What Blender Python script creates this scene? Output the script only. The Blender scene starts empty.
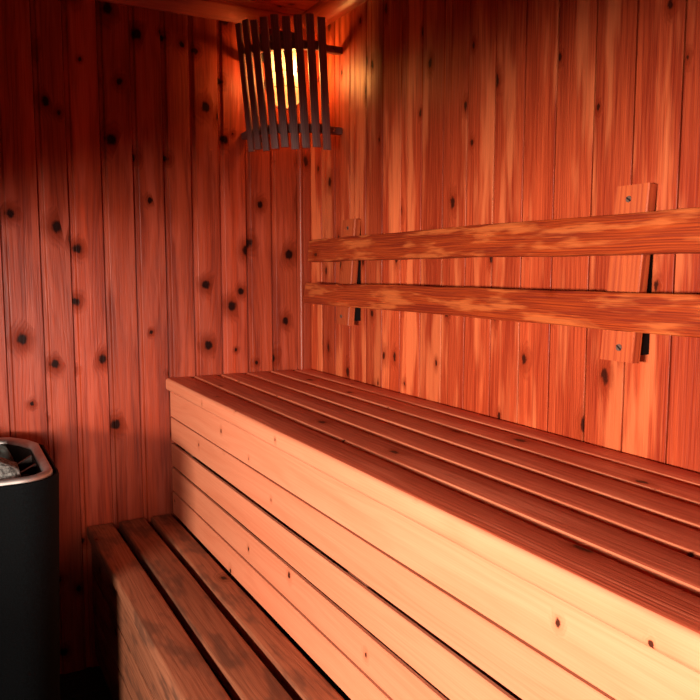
import bpy, bmesh, math, random
from mathutils import Vector, Matrix, noise

random.seed(7)
scene = bpy.context.scene
COL = scene.collection

# ------------------------------------------------------------------ helpers
uid = [0]
def next_uid():
    uid[0] += 1
    return uid[0] % 230

def tag(o, label=None, cat=None, group=None, kind=None):
    if label: o['label'] = label
    if cat: o['category'] = cat
    if group: o['group'] = group
    if kind: o['kind'] = kind
    return o

def empty(name, loc=(0, 0, 0)):
    o = bpy.data.objects.new(name, None)
    o.empty_display_size = 0.05
    o.location = loc
    COL.objects.link(o)
    return o

def build(name, bm, mat, parent=None, smooth=None):
    bmesh.ops.recalc_face_normals(bm, faces=bm.faces[:])
    me = bpy.data.meshes.new(name)
    bm.to_mesh(me); bm.free()
    me.materials.append(mat)
    if smooth is not None:
        for p in me.polygons: p.use_smooth = True
        try: me.set_sharp_from_angle(angle=math.radians(smooth))
        except Exception: pass
    o = bpy.data.objects.new(name, me)
    COL.objects.link(o)
    if parent:
        o.parent = parent
        o.location = -Vector(parent.location)
    return o

def newbm():
    bm = bmesh.new(); bm.loops.layers.uv.new('UVMap'); return bm

def prism(bm, sec, O, L, A, B, length, segs=1, wob=None, u0=None):
    """closed section sec [(a,b)] in axes A,B, swept along L from O. UV in metres, u along the grain."""
    uvl = bm.loops.layers.uv.active
    O, L, A, B = Vector(O), Vector(L), Vector(A), Vector(B)
    k = next_uid()
    ub = k * 10 + (3.0 if u0 is None else u0)
    vb = random.random() * 3
    n = len(sec)
    rings = []
    for s in range(segs + 1):
        t = length * s / segs
        ring = []
        for i, (a, b) in enumerate(sec):
            da = db = 0
            if wob: da, db = wob(t, i, a, b)
            ring.append(bm.verts.new(O + L * t + A * (a + da) + B * (b + db)))
        rings.append(ring)
    for s in range(segs):
        t0, t1 = length * s / segs, length * (s + 1) / segs
        for i in range(n):
            j = (i + 1) % n
            f = bm.faces.new((rings[s][i], rings[s][j], rings[s + 1][j], rings[s + 1][i]))
            vi = sec[i][0] + sec[i][1] * .8
            vj = sec[j][0] + sec[j][1] * .8
            for lp, (u, v) in zip(f.loops, ((t0, vi), (t0, vj), (t1, vj), (t1, vi))):
                lp[uvl].uv = (ub + u, vb + v)
    for ring, t in ((rings[0], -.02), (rings[-1], length + .02)):
        f = bm.faces.new(ring)
        for lp, (a, b) in zip(f.loops, sec):
            lp[uvl].uv = (ub + t + b * .3, vb + a)

def rrect(w, h, r, n=3):
    """rounded rectangle section a in [0,w], b in [0,h]"""
    pts = []
    for cx, cy, a0 in ((r, r, 180), (w - r, r, 270), (w - r, h - r, 0), (r, h - r, 90)):
        for k in range(n + 1):
            a = math.radians(a0 + 90 * k / n)
            pts.append((cx + r * math.cos(a), cy + r * math.sin(a)))
    return pts

def plank(name, mat, parent, O, L, A, B, length, w, h, r=.003, segs=1, wob=None, n=2, smooth=40):
    bm = newbm()
    prism(bm, rrect(w, h, r, n), O, L, A, B, length, segs, wob)
    return build(name, bm, mat, parent, smooth)

X, Y, Z = Vector((1, 0, 0)), Vector((0, 1, 0)), Vector((0, 0, 1))

def cyl(bm, p0, p1, r0, r1=None, n=20, caps=True):
    p0, p1 = Vector(p0), Vector(p1)
    r1 = r0 if r1 is None else r1
    d = (p1 - p0).normalized()
    a = d.orthogonal().normalized(); b = d.cross(a)
    R = []
    for p, r in ((p0, r0), (p1, r1)):
        R.append([bm.verts.new(p + (a * math.cos(2 * math.pi * i / n) + b * math.sin(2 * math.pi * i / n)) * r) for i in range(n)])
    for i in range(n):
        bm.faces.new((R[0][i], R[0][(i + 1) % n], R[1][(i + 1) % n], R[1][i]))
    if caps:
        bm.faces.new(R[0]); bm.faces.new(R[1])

def lathe(bm, c, prof, n=32, caps=(True, True)):
    c = Vector(c); rings = []
    for r, z in prof:
        rings.append([bm.verts.new(c + Vector((r * math.cos(2 * math.pi * i / n), r * math.sin(2 * math.pi * i / n), z))) for i in range(n)])
    for a, b in zip(rings, rings[1:]):
        for i in range(n):
            bm.faces.new((a[i], a[(i + 1) % n], b[(i + 1) % n], b[i]))
    if caps[0]: bm.faces.new(rings[0])
    if caps[1]: bm.faces.new(rings[-1])

def tube(bm, pts, r, n=8, closed=False):
    pts = [Vector(p) for p in pts]; m = len(pts); rings = []
    for i, p in enumerate(pts):
        if closed: d = pts[(i + 1) % m] - pts[i - 1]
        else: d = pts[min(i + 1, m - 1)] - pts[max(i - 1, 0)]
        d.normalize()
        ref = Z if abs(d.z) < .9 else X
        a = d.cross(ref).normalized(); b = a.cross(d)
        rings.append([bm.verts.new(p + (a * math.cos(2 * math.pi * k / n) + b * math.sin(2 * math.pi * k / n)) * r) for k in range(n)])
    for i in range(m if closed else m - 1):
        q, s = rings[i], rings[(i + 1) % m]
        for k in range(n):
            bm.faces.new((q[k], q[(k + 1) % n], s[(k + 1) % n], s[k]))
    if not closed:
        bm.faces.new(rings[0]); bm.faces.new(rings[-1])

def box(bm, lo, hi):
    vs = [bm.verts.new((x, y, z)) for x in (lo[0], hi[0]) for y in (lo[1], hi[1]) for z in (lo[2], hi[2])]
    for q in ((0, 1, 3, 2), (4, 6, 7, 5), (0, 4, 5, 1), (2, 3, 7, 6), (0, 2, 6, 4), (1, 5, 7, 3)):
        bm.faces.new([vs[i] for i in q])

def bevel_all(bm, w, seg=2):
    bmesh.ops.bevel(bm, geom=bm.edges[:], offset=w, segments=seg, affect='EDGES', profile=.5)

# ------------------------------------------------------------------ materials
class NT:
    def __init__(s, name):
        s.m = bpy.data.materials.new(name); s.m.use_nodes = True
        s.t = s.m.node_tree; s.t.nodes.clear()
        s.out = s.t.nodes.new('ShaderNodeOutputMaterial')
    def n(s, typ, props=None, **ins):
        nd = s.t.nodes.new(typ)
        for k, v in (props or {}).items(): setattr(nd, k, v)
        for k, v in ins.items():
            key = int(k[1:]) if k[0] == '_' and k[1:].isdigit() else k.replace('_', ' ')
            s.set(nd.inputs[key], v)
        return nd
    def set(s, sock, v):
        if isinstance(v, bpy.types.NodeSocket): s.t.links.new(v, sock)
        elif isinstance(v, bpy.types.Node): s.t.links.new(v.outputs[0], sock)
        else: sock.default_value = v
    def math(s, op, a, b=None, c=None, clamp=False):
        nd = s.t.nodes.new('ShaderNodeMath'); nd.operation = op; nd.use_clamp = clamp
        for i, v in enumerate((a, b, c)):
            if v is not None: s.set(nd.inputs[i], v)
        return nd.outputs[0]
    def mix(s, f, a, b, blend='MIX'):
        nd = s.t.nodes.new('ShaderNodeMix'); nd.data_type = 'RGBA'; nd.blend_type = blend
        s.set(nd.inputs[0], f); s.set(nd.inputs[6], a); s.set(nd.inputs[7], b)
        return nd.outputs[2]
    def remap(s, v, a, b, c=0., d=1., interp='SMOOTHSTEP'):
        nd = s.t.nodes.new('ShaderNodeMapRange'); nd.interpolation_type = interp
        for i, x in enumerate((v, a, b, c, d)): s.set(nd.inputs[i], x)
        return nd.outputs[0]

def c4(c): return (c[0], c[1], c[2], 1)

def srgb(r, g, b):
    f = lambda x: (x / 255 / 12.92) if x <= 10 else ((x / 255 + .055) / 1.055) ** 2.4
    return (f(r), f(g), f(b))

def wood(name, light, dark, knot, alt=None, ring=70, ringamt=.5, streak=.35, ku=.17, kv=.06, kprob=.5, kr=.010,
         tint=.18, rough=.42, bump=.25, patch=None, patchamt=0., patch_scale=(3, 14), spec=.5, halo=.5, aspect=.6, mottle=.3):
    T = NT(name)
    uv = T.n('ShaderNodeUVMap')
    sp = T.n('ShaderNodeSeparateXYZ', _0=uv.outputs[0])
    u, v = sp.outputs[0], sp.outputs[1]
    bid = T.math('FLOOR', T.math('DIVIDE', u, 10.))
    wn = T.n('ShaderNodeTexWhiteNoise', {'noise_dimensions': '1D'}, W=bid)
    rnd, rcol = wn.outputs[0], wn.outputs[1]
    def vec(a, b): return T.n('ShaderNodeCombineXYZ', X=a, Y=b).outputs[0]
    def nz(su, sv, detail=2., rough_=.5):
        return T.n('ShaderNodeTexNoise', {'noise_dimensions': '2D'},
                   Vector=vec(T.math('MULTIPLY', u, su), T.math('MULTIPLY', v, sv)), Scale=1., Detail=detail, Roughness=rough_).outputs[0]
    # knots
    vor = T.n('ShaderNodeTexVoronoi', {'voronoi_dimensions': '2D', 'feature': 'F1'},
              Vector=vec(T.math('DIVIDE', u, ku), T.math('DIVIDE', v, kv)), Scale=1., Randomness=.9)
    pos = T.n('ShaderNodeSeparateXYZ', _0=vor.outputs['Position'])
    du = T.math('MULTIPLY', T.math('SUBTRACT', T.math('DIVIDE', u, ku), pos.outputs[0]), ku * aspect)
    dv = T.math('MULTIPLY', T.math('SUBTRACT', T.math('DIVIDE', v, kv), pos.outputs[1]), kv)
    wobn = T.math('MULTIPLY', T.math('SUBTRACT', nz(45, 75, 3., .6), .5), .011)
    dist = T.math('ADD', T.math('SQRT', T.math('ADD', T.math('MULTIPLY', du, du), T.math('MULTIPLY', dv, dv))), wobn)
    kc = T.n('ShaderNodeSeparateColor', _0=vor.outputs['Color'])
    on = T.math('GREATER_THAN', kc.outputs[0], 1 - kprob)
    rad = T.math('MULTIPLY', T.math('MULTIPLY_ADD', kc.outputs[1], .9, .35), kr)
    rel = T.math('DIVIDE', dist, rad)
    core = T.math('MULTIPLY', T.remap(rel, 1.15, .55), on)
    around = T.math('MULTIPLY', T.remap(rel, 3.6, .6), on)
    # growth rings
    warp = T.math('MULTIPLY', nz(.9, 9, 2.), 8.)
    ph = T.math('ADD', T.math('MULTIPLY_ADD', v, ring, warp), T.math('MULTIPLY', around, 2.2))
    ph = T.math('ADD', ph, T.math('MULTIPLY', nz(9, 40, 2.), .5))
    sn = T.math('MULTIPLY_ADD', T.math('SINE', T.math('MULTIPLY', ph, 6.2832)), .5, .5)
    sn = T.math('POWER', sn, 2.)
    fine = nz(5, 420, 3., .6)
    fine = T.remap(fine, .3, .72)
    broad = T.remap(nz(1.3, 22, 2.), .3, .7)
    fac = T.math('MULTIPLY', sn, ringamt)
    fac = T.math('MULTIPLY_ADD', fine, streak, fac)
    fac = T.math('MULTIPLY_ADD', broad, mottle, fac, clamp=True)
    col = T.mix(fac, c4(light), c4(dark))
    if alt:
        col = T.mix(T.math('MULTIPLY', T.remap(rnd, .35, 1.), .8), col, T.mix(fac, c4(alt), c4(dark)))
    if patch:
        pm = T.math('MULTIPLY', T.remap(nz(patch_scale[0], patch_scale[1], 3., .6), .48, .66), patchamt)
        col = T.mix(pm, col, c4(patch))
    col = T.mix(T.math('MULTIPLY', around, halo), col, c4([(d * .75 + k * .25) for d, k in zip(dark, knot)]))
    col = T.mix(core, col, c4(knot))
    val = T.math('MULTIPLY_ADD', T.n('ShaderNodeSeparateColor', _0=rcol).outputs[1], 2 * tint, 1 - tint)
    col = T.n('ShaderNodeHueSaturation', Value=val, Color=col).outputs[0]
    h = T.math('MULTIPLY_ADD', sn, -.35, T.math('MULTIPLY', fine, -.5))
    h = T.math('MULTIPLY_ADD', around, .8, h)
    bp = T.n('ShaderNodeBump', Strength=bump, Distance=.0015, Height=h)
    ro = T.math('MULTIPLY_ADD', fine, .12, rough - .04)
    b = T.n('ShaderNodeBsdfPrincipled', Base_Color=col, Roughness=ro, Normal=bp.outputs[0])
    T.set(b.inputs['Specular IOR Level'], T.math('MULTIPLY', T.math('SUBTRACT', 1., T.math('MULTIPLY', around, .8)), spec))
    T.t.links.new(b.outputs[0], T.out.inputs[0])
    return T.m

def plain(name, col, rough=.5, metal=0., noise_amt=0., noise_scale=200., bump=0., spec=.5):
    T = NT(name)
    c = c4(col)
    b = T.n('ShaderNodeBsdfPrincipled', Roughness=rough, Metallic=metal)
    b.inputs['Specular IOR Level'].default_value = spec
    b.inputs['Base Color'].default_value = c
    if noise_amt or bump:
        tc = T.n('ShaderNodeTexCoord')
        nzn = T.n('ShaderNodeTexNoise', Vector=tc.outputs['Object'], Scale=noise_scale, Detail=3., Roughness=.6)
        f = T.remap(nzn.outputs[0], .35, .7)
        if noise_amt:
            T.set(b.inputs['Base Color'], T.mix(f, c4([x * (1 - noise_amt) for x in col]), c4([min(1, x * (1 + noise_amt)) for x in col])))
        if bump:
            T.set(b.inputs['Normal'], T.n('ShaderNodeBump', Strength=bump, Distance=.001, Height=nzn.outputs[0]).outputs[0])
    T.t.links.new(b.outputs[0], T.out.inputs[0])
    return T.m

M = {}
M['wall_a'] = wood('back_wall_pine', (.45, .056, .017), (.19, .019, .006), (.016, .003, .002), alt=(.38, .058, .020),
                   ring=50, ringamt=.26, streak=.4, ku=.17, kv=.052, kprob=.40, kr=.0125, tint=.16, rough=.38, bump=.35, halo=.75, mottle=.5, aspect=.8,
                   patch=(.46, .080, .038), patchamt=.6, patch_scale=(2.2, 24), spec=.3)
M['wall_b'] = wood('side_wall_pine', (.60, .092, .028), (.27, .024, .007), (.05, .008, .004), alt=(.50, .072, .024),
                   ring=75, ringamt=.24, streak=.6, ku=.23, kv=.06, kprob=.36, kr=.008, tint=.20, rough=.38, bump=.35, halo=.65, mottle=.42, aspect=.55,
                   patch=(.80, .20, .070), patchamt=.62, patch_scale=(1.8, 17), spec=.3)
M['ceil'] = wood('ceiling_pine', (.40, .065, .02), (.24, .028, .009), (.04, .007, .004), ring=60, ringamt=.35, kprob=.3, rough=.36)
M['trim'] = wood('trim_pine', (.38, .060, .022), (.24, .028, .010), (.05, .009, .005), ring=90, ringamt=.3, kprob=.1, rough=.36)
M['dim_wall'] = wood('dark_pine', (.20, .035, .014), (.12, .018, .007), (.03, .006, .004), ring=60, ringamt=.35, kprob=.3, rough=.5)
M['front'] = wood('pale_spruce', (.82, .29, .155), (.68, .18, .082), (.07, .016, .008), alt=(.82, .265, .135), ring=36, ringamt=.2, streak=.22,
                  ku=.24, kv=.09, kprob=.52, kr=.0072, tint=.06, rough=.55, bump=.15, halo=.5, aspect=1.2, spec=.3)
M['seat'] = wood('weathered_seat_wood', (.62, .115, .052), (.44, .072, .032), (.08, .014, .008), alt=(.58, .13, .066), ring=85, ringamt=.4, streak=.45,
                 ku=.3, kv=.07, kprob=.3, kr=.010, tint=.14, rough=.5, bump=.3, patch=(.74, .19, .10), patchamt=.55, patch_scale=(2.2, 30), spec=.4)
M['step'] = wood('worn_step_wood', (.40, .135, .065), (.22, .065, .030), (.05, .017, .010), alt=(.34, .13, .072), ring=85, ringamt=.4, streak=.4,
                 ku=.3, kv=.07, kprob=.25, kr=.010, tint=.10, rough=.6, bump=.35, patch=(.10, .040, .024), patchamt=.7, patch_scale=(5, 16), spec=.3)
M['rail'] = wood('brushed_rail_wood', (.44, .060, .010), (.18, .014, .003), (.06, .010, .005), ring=190, ringamt=.28, streak=.8,
                 ku=.3, kv=.08, kprob=.3, kr=.008, tint=.06, rough=.42, bump=.6, patch=(.66, .16, .04), patchamt=.6, patch_scale=(5, 36))
M['block'] = wood('block_wood', (.52, .098, .025), (.28, .03, .008), (.07, .013, .006), ring=80, ringamt=.4, kprob=.15, rough=.5)
M['slat'] = wood('smoked_slat_wood', (.27, .115, .10), (.14, .055, .048), (.02, .01, .01), ring=150, ringamt=.4, kprob=.0, rough=.5, tint=.15, bump=.3)
M['near_black'] = plain('near_black_fill', (.006, .004, .004), .9, spec=.1)
M['frame'] = wood('rough_frame_timber', (.20, .06, .025), (.12, .03, .012), (.04, .01, .006), ring=60, kprob=.2, rough=.7)
M['floor'] = plain('dark_floor', (.012, .009, .009), .6, noise_amt=.4, noise_scale=30)
M['casing'] = plain('black_textured_paint', (.0022, .0034, .0042), .7, noise_amt=.7, noise_scale=420, bump=.4, spec=.06)
M['steel'] = plain('brushed_steel', (.44, .40, .38), .5, 1., noise_amt=.06, noise_scale=60)
M['darksteel'] = plain('heat_darkened_steel', (.06, .042, .037), .42, .9, noise_amt=.3, noise_scale=40)
M['screw'] = plain('dark_screw_metal', (.20, .11, .085), .5, .4)
M['bright_screw'] = plain('zinc_screw_metal', (.7, .68, .65), .25, 1.)
M['cap'] = plain('black_lamp_cap', (.012, .010, .010), .4)
M['wire'] = plain('lamp_guard_wire', (.05, .035, .03), .4, .8)
M['stone_dark'] = plain('olivine_stone', (.07, .09, .085), .85, noise_amt=.5, noise_scale=55, bump=.6)
M['stone_grey'] = plain('speckled_stone', (.17, .17, .16), .85, noise_amt=.75, noise_scale=140, bump=.8)
M['rubber'] = plain('door_glass_frame', (.03, .03, .03), .5)

def glass_mat():
    T = NT('ribbed_lamp_glass')
    tr = T.n('ShaderNodeBsdfTransparent', Color=(1, .93, .80, 1))
    tl = T.n('ShaderNodeBsdfTranslucent', Color=(.80, .70, .50, 1))
    gl = T.n('ShaderNodeBsdfGlossy', Color=(1, 1, 1, 1), Roughness=.15)
    a = T.n('ShaderNodeMixShader', _0=.42, _1=tr.outputs[0], _2=tl.outputs[0])
    b = T.n('ShaderNodeMixShader', _0=.06, _1=a.outputs[0], _2=gl.outputs[0])
    T.t.links.new(b.outputs[0], T.out.inputs[0])
    return T.m
M['glass'] = glass_mat()
def emis(name, col, st):
    T = NT(name)
    e = T.n('ShaderNodeEmission', Color=c4(col), Strength=st)
    T.t.links.new(e.outputs[0], T.out.inputs[0])
    return T.m
M['bulb'] = emis('glowing_bulb', (1, .42, .12), 300.)

# ------------------------------------------------------------------ the room
H = 1.974
XL, YF = -1.76, -2.80            # left wall and the wall behind the camera
ABUT = .0005

# back wall: stepped shadow-gap boards
seams_a = [0.0, -.0475, -.1365, -.2208, -.3056, -.3935, -.4761, -.5654, -.6545, -.7458, -.8250, -.9228]
while seams_a[-1] > XL: seams_a.append(seams_a[-1] - .0885)
seams_a[-1] = XL
bm = newbm()
for s1, s0 in zip(seams_a, seams_a[1:]):
    w = s1 - s0
    if w < .02: continue
    sec = [(0, .010), (.002, .0065), (.0115, .0060), (.0150, .0005), (.0165, 0), (w - .002, 0), (w - .0008, .0022), (w, .010), (w, .022), (0, .022)] if w > .05 else \
          [(0, .006), (.003, 0), (w, 0), (w, .022), (0, .022)]
    prism(bm, sec, (s0, 0, 0), Z, X, Y, H, u0=2.2)
box(bm, (XL, .022, 0), (0, .06, H))
tag(build('wall_back', bm, M['wall_a']), 'dark red pine board wall behind the heater and bench end', 'wall', kind='structure')

# right wall: flat tongue and groove boards
seams_b = [0.0, -.085, -.1785, -.2735, -.3685, -.4600, -.5540, -.6500, -.7430, -.8360, -.9320, -1.0270, -1.1180, -1.2160, -1.3080, -1.4040]
while seams_b[-1] > YF: seams_b.append(seams_b[-1] - .0945)
seams_b[-1] = YF
bm = newbm()
for i, (s1, s0) in enumerate(zip(seams_b, seams_b[1:])):
    w = s1 - s0
    if w < .02: continue
    g = .0024
    sec = [(0, .012), (.0016, .012), (.0018, .0006), (g, 0)]
    if i in (1, 2, 3, 4, 6, 8):
        q = .30 * w
        sec += [(q, 0), (q + .0004, .004), (q + .0020, .004), (q + .0024, 0)]
    sec += [(w - g, 0), (w - .0018, .0006), (w - .0016, .012), (w, .012), (w, .022), (0, .022)]
    prism(bm, sec, (0, s1, 0), Z, -Y, X, H, u0=2.2)
box(bm, (.022, YF, 0), (.06, .06, H))
tag(build('wall_right', bm, M['wall_b']), 'orange pine board wall behind the upper bench', 'wall', kind='structure')

# left wall with an opening added to shape light, wall behind the camera
DY0, DY1, DZ0, DZ = -2.70, -.95, .30, 1.272
def boards(bm, y0, y1, z0, z1):
    y = y1
    while y > y0 + .01:
        w = min(.092, y - y0)
        prism(bm, [(0, .004), (.003, 0), (w - .003, 0), (w, .004), (w, .022), (0, .022)], (XL, y, z0), Z, -Y, -X, z1 - z0, u0=2.2)
        y -= w
bm = newbm()
boards(bm, DY1, 0, 0, H); boards(bm, YF, DY0, 0, H); boards(bm, DY0, DY1, DZ, H); boards(bm, DY0, DY1, 0, DZ0)
tag(build('wall_left', bm, M['dim_wall']), 'dark pine board wall with a low added light opening', 'wall', kind='structure')
PX0, PX1, PZ0, PZ = -1.71, -.98, .93, 1.152  # unseen opening added here, sill and top set to cut the light
bm = newbm()
def front_boards(x0, x1, z0, z1):
    x = x0
    while x < x1 - .01:
        w = min(.092, x1 - x)
        prism(bm, [(0, .004), (.003, 0), (w - .003, 0), (w, .004), (w, .022), (0, .022)], (x, YF, z0), Z, X, -Y, z1 - z0, u0=2.2)
        x += w
front_boards(XL, PX0, 0, H); front_boards(PX1, 0, 0, H); front_boards(PX0, PX1, PZ, H); front_boards(PX0, PX1, 0, PZ0)
tag(build('wall_front', bm, M['dim_wall']), 'pine board wall with a small added light opening opposite the back wall', 'wall', kind='structure')
bm = newbm()
for x in (PX0, PX1 - .04):
    prism(bm, rrect(.04, .05, .003), (x, YF - .03, PZ0), Z, X, Y, PZ - PZ0, u0=2.2)
for z in (PZ0, PZ - .04):
    prism(bm, rrect(.04, .05, .003), (PX0 + .04, YF - .03, z), X, Z, Y, PX1 - PX0 - .08, u0=2.2)
tag(build('added_opening_2', bm, M['trim']), 'timber frame of the small added light opening', 'added_opening', kind='structure')
# frame of the wide added opening
bm = newbm()
for y in (DY0, DY1 - .04):
    prism(bm, rrect(.04, .05, .003), (XL - .03, y, DZ0), Z, Y, X, DZ - DZ0, u0=2.2)
for z in (DZ0, DZ - .04):
    prism(bm, rrect(.04, .05, .003), (XL - .03, DY0 + .04, z), Y, Z, X, DY1 - DY0 - .08, u0=2.2)
tag(build('added_opening_1', bm, M['trim']), 'timber frame of the wide added light opening', 'added_opening', kind='structure')

# floor: dark boards
bm = newbm()
y = .06
while y > YF - .02:
    prism(bm, rrect(.096, .02, .003), (XL - .3, y, -.02), X, -Y, Z, -XL + .36)
    y -= .1
box(bm, (XL - .3, YF - .03, -.05), (.06, .06, -.02))
tag(build('floor', bm, M['floor']), 'black sauna floor', 'floor', kind='structure')

# ceiling boards run along x
bm = newbm()
y = .022
while y > YF - .02:
    w = .095
    prism(bm, [(0, .006), (.008, .006), (.012, 0), (w - .003, 0), (w, .003), (w, .02), (0, .02)], (XL - .02, y, H), X, -Y, Z, -XL + .04)
    y -= w
box(bm, (XL - .02, YF - .02, H + .02), (.06, .06, H + .05))
tag(build('ceiling', bm, M['ceil']), 'red pine board ceiling', 'ceiling', kind='structure')

# trims: corner batten, two ceiling mouldings
bm = newbm()
w = .0435
sec = [(0, 0), (0, .013), (.003, .016), (.009, .016), (.012, .0125), (.022, .0135), (.026, .011), (.034, .012), (.038, .009), (w, .007), (w, 0)]
prism(bm, sec, (-w - ABUT, -ABUT, 0), Z, X, -Y, H)
tag(build('trim_1', bm, M['trim'], smooth=50), 'ribbed corner batten between the two walls', 'trim', kind='structure')
bm = newbm()
prism(bm, [(0, 0), (.045, 0), (.045, .006), (.006, .028), (0, .028)], (XL, -ABUT, H), X, -Z, -Y, -XL - .0005)
tag(build('trim_2', bm, M['trim']), 'ceiling moulding along the back wall', 'trim', kind='structure')
bm = newbm()
sec = [(0, 0), (.052, 0), (.052, .008), (.044, .022), (.022, .040), (.006, .046), (0, .046)]
prism(bm, sec, (-ABUT, YF, H), Y, -Z, -X, -YF - .03)
tag(build('trim_3', bm, M['trim'], smooth=30), 'rounded ceiling moulding along the right wall', 'trim', kind='structure')

# ------------------------------------------------------------------ benches
YE = -2.78     # far end behind the camera
def wobble(seed, amp, rate=3.):
    def f(t, i, a, b):
        return (amp * noise.noise((t * rate, seed, .3)), amp * noise.noise((t * rate, seed, 7.7)))
    return f

ub = tag(empty('sauna_bench', (-.25, -1.4, 0)),
         'tall upper sauna bench with red-brown slatted seat and pale slatted front along the right wall', 'bench')
edges = [(-.0690, -.0035), (-.1500, -.0745), (-.2340, -.1570), (-.3185, -.2410), (-.4035, -.3255), (-.4890, -.4105)]
for k, (x0, x1) in enumerate(edges):
    o = plank('seat_slat', M['seat'], ub, (x0, -.008, .8225), -Y, X, Z, -YE - .01, x1 - x0, .0375, .0095, 24, wobble(k * 3.1, .0012), n=4)
    o.data.materials.append(M['front'])          # the long edges take the pale front wood, paler than the tops
    for p in o.data.polygons:
        if abs(p.normal.x) > .33 and abs(p.normal.y) < .7: p.material_index = 1
zb = [(.7435, .8200), (.6695, .7395), (.5910, .6580), (.5130, .5830), (.4395, .5065)]
for k, (z0, z1) in enumerate(zb):
    plank('front_board', M['front'], ub, (-.4775, -.012 - .003 * (k % 2), z0), -Y, Z, X, -YE - .02, z1 - z0, .009, .0015, 30, wobble(50 + k * 2.3, .0009, 2.), n=1)
for y in (-.12, -1.13, -2.15):
    o = plank('post', M['frame'], ub, (-.467, y, 0), Z, -Y, X, .77, .07, .045, .003)
    o = plank('bearer', M['frame'], ub, (-.459, y, .772), X, -Y, Z, .452, .045, .050, .003)
    plank('rear_post', M['frame'], ub, (-.055, y, 0), Z, -Y, X, .77, .07, .045, .003)

lb = tag(empty('sauna_bench', (-.6, -1.4, 0)),
         'low step bench with three worn grey-brown slats in front of the upper bench', 'bench')
for k, (x0, x1) in enumerate([(-.733, -.657), (-.640, -.562), (-.544, -.482)]):
    plank('seat_slat', M['step'], lb, (x0, -.008, .404), -Y, X, Z, -YE - .01, x1 - x0, .034, .006, 24, wobble(90 + k * 3.1, .0012), n=3)
for k, (z0, z1) in enumerate([(.292, .402), (.172, .286), (.04, .166)]):
    plank('front_board', M['step'], lb, (-.722, -.012, z0), -Y, Z, X, -YE - .02, z1 - z0, .020, .003, 24, wobble(120 + k * 2.1, .001), n=2)
for y in (-.12, -1.13, -2.15):
    plank('post', M['frame'], lb, (-.70, y, 0), Z, -Y, X, .355, .06, .045, .003)
    plank('bearer', M['frame'], lb, (-.70, y, .357), X, -Y, Z, .215, .045, .045, .003)

# ------------------------------------------------------------------ backrest
br = tag(empty('backrest', (0, -.8, 1.15)),
         'two-rail orange-brown wooden backrest on wedge blocks on the right wall', 'backrest')
def leanframe(z, d):                       # rails lean like the wedges: out more at the bottom
    ang = math.radians(5.0)
    up = Vector((math.sin(ang), 0, math.cos(ang)))
    out = Vector((-math.cos(ang), 0, math.sin(ang)))
    return Vector((-d, 0, z)), up, out
def railwob(seed):
    def f(t, i, a, b):
        k = 1 if a > .03 else .55
        return (.0042 * noise.noise((t * 2.6, seed, k)) + .0016 * noise.noise((t * 9, seed, k + 4)), .0010 * noise.noise((t * 6, seed + i * .1, 2.)))
    return f
O, up, out = leanframe(1.2095, .0345)
plank('rail', M['rail'], br, O + Vector((0, -.103, 0)), -Y, up, out, 2.5, .068, .025, .004, 60, railwob(3.3), n=3)
O, up, out = leanframe(1.0815, .0455)
bm = newbm()
prism(bm, rrect(.064, .025, .004, 3), O + Vector((0, -.095, 0)), -Y, up, out, 2.5, 60, railwob(9.1))
for v_ in bm.verts:                        # the far end is sawn slightly off square
    if v_.co.y > -.12: v_.co.y += (1.114 - v_.co.z) * .28
build('rail', bm, M['rail'], br, 40)
# wedge blocks: thin at the top, deep at the bottom
def wedge(y1, y0, ztop, zbot, dtop, dbot):
    bm = newbm()
    t = .021
    uvl = bm.loops.layers.uv.active
    dz = Vector((-(dtop), 0, ztop)) - Vector((-(dbot), 0, zbot))
    L = dz.normalized()
    outv = Vector((-L.z, 0, L.x))
    # front board of the wedge, leaning
    prism(bm, rrect(y1 - y0, t, .002, 1), Vector((-(dbot), y1, zbot)), L, -Y, -outv, dz.length, 6,
          lambda tt, i, a, b: (.0012 * noise.noise((tt * 9, y1 * 5 + i, 1.)), 0))
    blk = build('mounting_block', bm, M['block'], br)
    # near-black fill in the gap behind it
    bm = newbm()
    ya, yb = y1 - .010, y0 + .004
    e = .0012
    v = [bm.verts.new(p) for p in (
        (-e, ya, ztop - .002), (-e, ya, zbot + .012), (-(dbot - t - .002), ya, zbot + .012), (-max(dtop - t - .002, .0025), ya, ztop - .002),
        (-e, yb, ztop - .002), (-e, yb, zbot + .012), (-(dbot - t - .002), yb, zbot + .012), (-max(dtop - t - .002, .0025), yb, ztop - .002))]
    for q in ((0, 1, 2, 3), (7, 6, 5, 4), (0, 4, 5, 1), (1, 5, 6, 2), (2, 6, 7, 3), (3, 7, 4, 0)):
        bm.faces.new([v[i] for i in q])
    sp = build('gap_fill', bm, M['near_black'], blk)
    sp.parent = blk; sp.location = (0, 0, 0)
    tag(sp, 'near-black fill behind the block')
    return blk, L, outv
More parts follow.
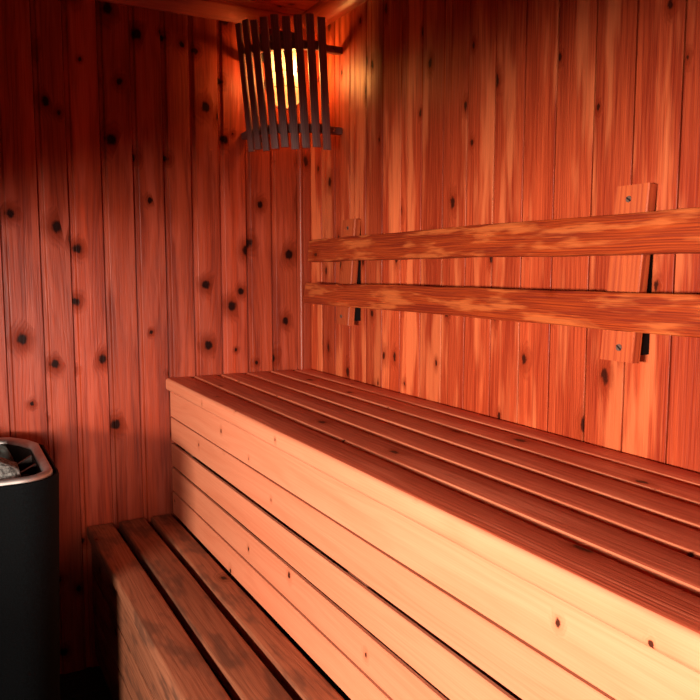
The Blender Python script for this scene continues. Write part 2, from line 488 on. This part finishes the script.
def screw(parent, p, nrm, r, mat, slot=True):
    p = Vector(p); nrm = Vector(nrm).normalized()
    bm = newbm()
    cyl(bm, p - nrm * .004, p + nrm * .0012, r, r * .92, 18)
    nhead = len(bm.faces)
    if slot:
        a = nrm.cross(Z).normalized(); b = a.cross(nrm)
        d = (a * .8 + b * .55).normalized(); e = nrm.cross(d)
        for s in (0,):
            q = p + nrm * .0010
            vs = [q + d * r * .95 * i + e * r * .22 * j for i, j in ((-1, -1), (1, -1), (1, 1), (-1, 1))]
            lo = [bm.verts.new(v) for v in vs]; hi = [bm.verts.new(v + nrm * .0005) for v in vs]
            bm.faces.new(lo); bm.faces.new(hi)
            for i in range(4): bm.faces.new((lo[i], lo[(i + 1) % 4], hi[(i + 1) % 4], hi[i]))
    o = build('screw', bm, mat, parent)
    o.data.materials.append(M['cap'])              # the driver slot
    for q in o.data.polygons:
        if q.index >= nhead: q.material_index = 1
    o.parent = parent; o.location = (0, 0, 0) if parent.parent else -Vector(parent.location)
    return o
def spt(blkdef, y, z):
    (ztop, zbot, dtop, dbot) = blkdef
    f = (z - zbot) / (ztop - zbot)
    return Vector((-(dbot + (dtop - dbot) * f), y, z))
nd = (1.330, 1.028, .022, .047)
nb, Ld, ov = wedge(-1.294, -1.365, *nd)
screw(nb, spt(nd, -1.325, 1.306), ov, .0060, M['screw'])
screw(nb, spt(nd, -1.335, 1.052), ov, .0066, M['screw'])
fd = (1.331, 1.026, .022, .045)
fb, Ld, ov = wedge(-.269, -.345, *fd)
screw(fb, spt(fd, -.305, 1.306), ov, .0060, M['screw'])
screw(fb, spt(fd, -.300, 1.050), ov, .0060, M['screw'])

# ------------------------------------------------------------------ slatted corner lamp shade
sh = tag(empty('lamp_shade', (-.12, -.12, 1.72)),
         'curved corner lamp shade of nine dark slats near the ceiling', 'lamp shade')
def arc(a, b, r, t, z): return Vector((a - r * math.cos(t), b - r * math.sin(t), z))
for k in range(9):
    f = k / 8
    tp = arc(-.041, -.026, 0.226, .225 + (1.39 - .225) * f, 1.903)
    bt = arc(-.026, -.033, 0.212, .27 + (1.41 - .27) * f, 1.537)
    jit = .004 * math.sin(k * 2.1)
    t = .25 + (1.40 - .25) * f
    rad = Vector((-math.cos(t), -math.sin(t), 0)); tan = Vector((math.sin(t), -math.cos(t), 0))
    L = (tp - bt).normalized()
    plank('slat', M['slat'], sh, bt - tan * .0117 + Vector((0, 0, jit)), L, tan, rad, (tp - bt).length, .0232, .009, .0018, 1)
for z in (1.825, 1.595):
    bm = newbm()
    f = (z - 1.537) / .366
    a = -.026 - .015 * f; b = -.033 + .007 * f; r = .212 + .014 * f - .0165
    N = 20; rings = []
    for i in range(N + 1):
        t = .12 + 1.28 * i / N
        cx, cy = math.cos(t), math.sin(t)
        rings.append([bm.verts.new((a - (r + dr) * cx, b - (r + dr) * cy, z + dz)) for dr, dz in ((0, -.012), (.0145, -.012), (.0145, .012), (0, .012))])
    for q, s in zip(rings, rings[1:]):
        for k in range(4): bm.faces.new((q[k], q[(k + 1) % 4], s[(k + 1) % 4], s[k]))
    bm.faces.new(rings[0]); bm.faces.new(rings[-1])
    # cleats reaching both walls
    build('batten', bm, M['slat'], sh)
    bm = newbm()
    box(bm, (-.065, -.230, z - .010), (-.001, -.209, z + .010)); bevel_all(bm, .002)
    cl = build('wall_cleat', bm, M['slat'], sh)
    screw(cl, (-.030, -.2302, z), (0, -1, 0), .0045, M['bright_screw'] if z < 1.7 else M['screw'])
    bm = newbm()
    box(bm, (-.234, -.065, z - .010), (-.212, -.001, z + .010)); bevel_all(bm, .002)
    build('wall_cleat', bm, M['slat'], sh)

# ------------------------------------------------------------------ the lamp inside
LC = Vector((-.132, -.110, 0))
lp = tag(empty('jar_lamp', (LC.x, LC.y, 1.73)), 'lit glass jar lamp with wire guard behind the dark slats', 'lamp')
bm = newbm()
prof = []
R = .046
for i in range(9):
    a = math.pi / 2 * i / 8
    prof.append((max(.004, R * math.sin(a)), 1.638 + .030 * (1 - math.cos(a))))
prof += [(R, 1.70), (R * .985, 1.76), (R * .96, 1.805), (R * .90, 1.815)]
lathe(bm, LC, prof, 40, (True, False))
build('glass_jar', bm, M['glass'], lp, 60)
bm = newbm()
lathe(bm, LC, [(.046, 1.812), (.050, 1.814), (.050, 1.836), (.044, 1.846), (.030, 1.850)], 32)
cap = build('cap', bm, M['cap'], lp, 40)
bm = newbm()
box(bm, (LC.x - .025, LC.y + .03, 1.815), (LC.x + .025, -.020, 1.847)); bevel_all(bm, .003)
box(bm, (LC.x - .04, -.020, 1.79), (LC.x + .04, -.001, 1.872))
build('wall_bracket', bm, M['cap'], lp)
bm = newbm()
cyl(bm, (LC.x + .016, LC.y - .004, 1.770), (LC.x + .016, LC.y - .004, 1.813), .014, .017, 20)
build('lamp_socket', bm, plain('porcelain_socket', (.75, .68, .55), .4), lp, 40)
bm = newbm()
bx, by_ = LC.x + .016, LC.y - .004
lathe(bm, (bx, by_, 0), [(.003, 1.722), (.0085, 1.728), (.0125, 1.738), (.0125, 1.748), (.010, 1.760), (.008, 1.7705)], 20)
bulb = build('bulb', bm, M['bulb'], lp, 60)
bm = newbm()
for z in (1.795, 1.735, 1.690):
    tube(bm, [(LC.x + .0495 * math.cos(2 * math.pi * i / 32), LC.y + .0495 * math.sin(2 * math.pi * i / 32), z) for i in range(32)], .0013, 6, True)
for k in range(4):
    a = math.pi / 4 + k * math.pi / 2 + .3
    pts = [(LC.x + .0495 * math.cos(a), LC.y + .0495 * math.sin(a), z) for z in (1.814, 1.77, 1.72, 1.68)]
    pts += [(LC.x + .044 * math.cos(a), LC.y + .044 * math.sin(a), 1.655), (LC.x + .028 * math.cos(a), LC.y + .028 * math.sin(a), 1.638), (LC.x + .003 * math.cos(a), LC.y + .003 * math.sin(a), 1.632)]
    tube(bm, pts, .0013, 6)
build('wire_guard', bm, M['wire'], lp, 60)
lp.location.z += .033

# ------------------------------------------------------------------ heater
HX0, HX1, HY0, HY1, HZ = -1.30, -.8615, -.600, -.125, .750
ht = tag(empty('sauna_heater', ((HX0 + HX1) / 2, (HY0 + HY1) / 2, 0)),
         'black tower sauna heater with steel rim standing by the back wall', 'heater')
def outline(off, taper=0.):
    x0, x1, y0, y1 = HX0 + off + taper, HX1 - off - taper, HY0 + off, HY1 - off
    r = max(.085 - off, .012); n = 6
    pts = []
    for cx, cy, a0 in ((x0 + r, y0 + r, 180), (x1 - r, y0 + r, 270)):
        for k in range(n + 1):
            a = math.radians(a0 + 90 * k / n); pts.append((cx + r * math.cos(a), cy + r * math.sin(a)))
    c = .115
    pts += [(x1, y1 - c), (x1 - .022, y1 - .055), (x1 - .05, y1 - .015), (x1 - .085, y1)]
    pts += [(x0 + .085, y1), (x0 + .05, y1 - .015), (x0 + .022, y1 - .055), (x0, y1 - c)]
    return pts
def loft(bm, loops, close_first=False, close_last=False):
    R = [[bm.verts.new((p[0], p[1], z)) for p in pts] for pts, z in loops]
    for a, b in zip(R, R[1:]):
        n = len(a)
        for i in range(n): bm.faces.new((a[i], a[(i + 1) % n], b[(i + 1) % n], b[i]))
    if close_first: bm.faces.new(R[0])
    if close_last: bm.faces.new(R[-1])
bm = newbm()
loft(bm, [(outline(.012, .022), .03), (outline(.0, .024), .045), (outline(0, 0), HZ - .012), (outline(.002), HZ - .005), (outline(.006), HZ - .004), (outline(.008), HZ - .03), (outline(.008), .50)], True, True)
build('casing', bm, M['casing'], ht, 35)
bm = newbm()
loft(bm, [(outline(.013), HZ - .022), (outline(.013), HZ - .002), (outline(.0155), HZ + .004), (outline(.020), HZ + .006), (outline(.030), HZ + .003), (outline(.034), HZ - .003), (outline(.034), HZ - .010)])
build('rim', bm, M['steel'], ht, 50)
bm = newbm()
loft(bm, [(outline(.0365), HZ - .11), (outline(.0365), HZ - .006)], True, False)
build('stone_tray', bm, M['darksteel'], ht, 35)
for yy, l in ((-.300, .055), (-.395, .065), (-.500, .065)):
    bm = newbm()
    v = [bm.verts.new(p) for p in ((HX1 - .037, yy, HZ - .012), (HX1 - .037, yy, HZ - .075), (HX1 - .037 - l, yy, HZ - .075), (HX1 - .037 - l, yy, HZ - .045),
                                   (HX1 - .037, yy - .012, HZ - .012), (HX1 - .037, yy - .012, HZ - .075), (HX1 - .037 - l, yy - .012, HZ - .075), (HX1 - .037 - l, yy - .012, HZ - .045))]
    for q in ((0, 1, 2, 3), (7, 6, 5, 4), (0, 4, 5, 1), (1, 5, 6, 2), (2, 6, 7, 3), (3, 7, 4, 0)):
        bm.faces.new([v[i] for i in q])
    build('fin', bm, M['darksteel'], ht)
for x_ in (HX0 + .08, HX1 - .10):
    for y_ in (HY0 + .08, HY1 - .10):
        bm = newbm(); cyl(bm, (x_, y_, 0), (x_, y_, .032), .02, .02, 16)
        build('foot', bm, M['cap'], ht, 40)

def stone(label, c, size, seed, mat, group=None):
    bm = newbm()
    bmesh.ops.create_icosphere(bm, subdivisions=4, radius=1.)
    for v in bm.verts:
        d = v.co.normalized()
        m = 1.0
        for k in range(9):                 # cut facets
            rr = random.Random(seed * 31 + k)
            nrm = Vector((rr.uniform(-1, 1), rr.uniform(-1, 1), rr.uniform(-1, 1))).normalized()
            dd = d.dot(nrm)
            if dd > .01: m = min(m, rr.uniform(.70, .88) / dd)
        m += .035 * noise.noise(d * 6 + Vector((seed, 0, 0)))
        v.co = Vector((d.x * size[0], d.y * size[1], d.z * size[2])) * m
    o = build('sauna_stone', bm, mat, None, 28)
    o.location = c
    tag(o, label, 'stone', group)
    return o
stone('large speckled pale grey stone at the front of the heater tray', (-.998, -.480, HZ - .030), (.082, .070, .070), 3, M['stone_grey'])
stone('dark greenish grey stone behind the speckled one in the heater tray', (-1.000, -.300, HZ - .045), (.066, .075, .085), 8, M['stone_dark'])
stone('small dark stone chip beside the front rim of the heater', (-.916, -.528, HZ - .062), (.022, .020, .024), 5, M['stone_dark'])
stone('small brownish grey stone wedged between the two large heater stones', (-.925, -.415, HZ - .060), (.026, .030, .030), 12, M['stone_dark'])

# ------------------------------------------------------------------ light
w = bpy.data.worlds.new('world'); scene.world = w; w.use_nodes = True
w.node_tree.nodes['Background'].inputs[0].default_value = (.02, .02, .025, 1)
w.node_tree.nodes['Background'].inputs[1].default_value = .2
al = bpy.data.lights.new('added_strip_lamp', 'AREA')  # unseen strip lamp added behind the left opening
al.shape = 'RECTANGLE'; al.size = 1.1; al.size_y = .20; al.energy = 185.; al.color = (1, .87, .74)
ao = bpy.data.objects.new('added_strip_lamp', al); COL.objects.link(ao)
ao.location = (XL - .90, -2.32, 1.09)
ao.rotation_euler = Vector((1, -0.32, 0.0)).to_track_quat('-Z', 'Y').to_euler()

bl = bpy.data.lights.new('added_strip_lamp_small', 'AREA')  # second unseen strip lamp, added behind the small opening
bl.shape = 'RECTANGLE'; bl.size = .75; bl.size_y = .16; bl.energy = 135.; bl.color = (1, .87, .74)
bo = bpy.data.objects.new('added_strip_lamp_small', bl); COL.objects.link(bo)
bo.location = (-1.34, YF - .90, 1.11)
bo.rotation_euler = Vector((.12, 1, 0.0)).to_track_quat('-Z', 'Y').to_euler()

# ------------------------------------------------------------------ camera (fitted to the photograph's vanishing points)
cam = bpy.data.cameras.new('camera'); co = bpy.data.objects.new('camera', cam); COL.objects.link(co)
right = Vector((.8799638, -.47504075, 0)); upv = Vector((.05028365, .09314525, .99438198)); fwd = Vector((.47237196, .87502014, -.10585122))
mat = Matrix((right, upv, -fwd)).transposed().to_4x4()
mat.translation = Vector((-1.06679017, -2.25, 1.18509373))
co.matrix_world = mat
cam.sensor_fit = 'HORIZONTAL'; cam.sensor_width = 36.; cam.lens = 751.5317 / 700 * 36; cam.clip_start = .02
scene.camera = co

scene.view_settings.view_transform = 'Standard'
scene.view_settings.look = 'None'
scene.view_settings.exposure = 0.
scene.view_settings.gamma = 1.
scene.view_settings.use_curve_mapping = False
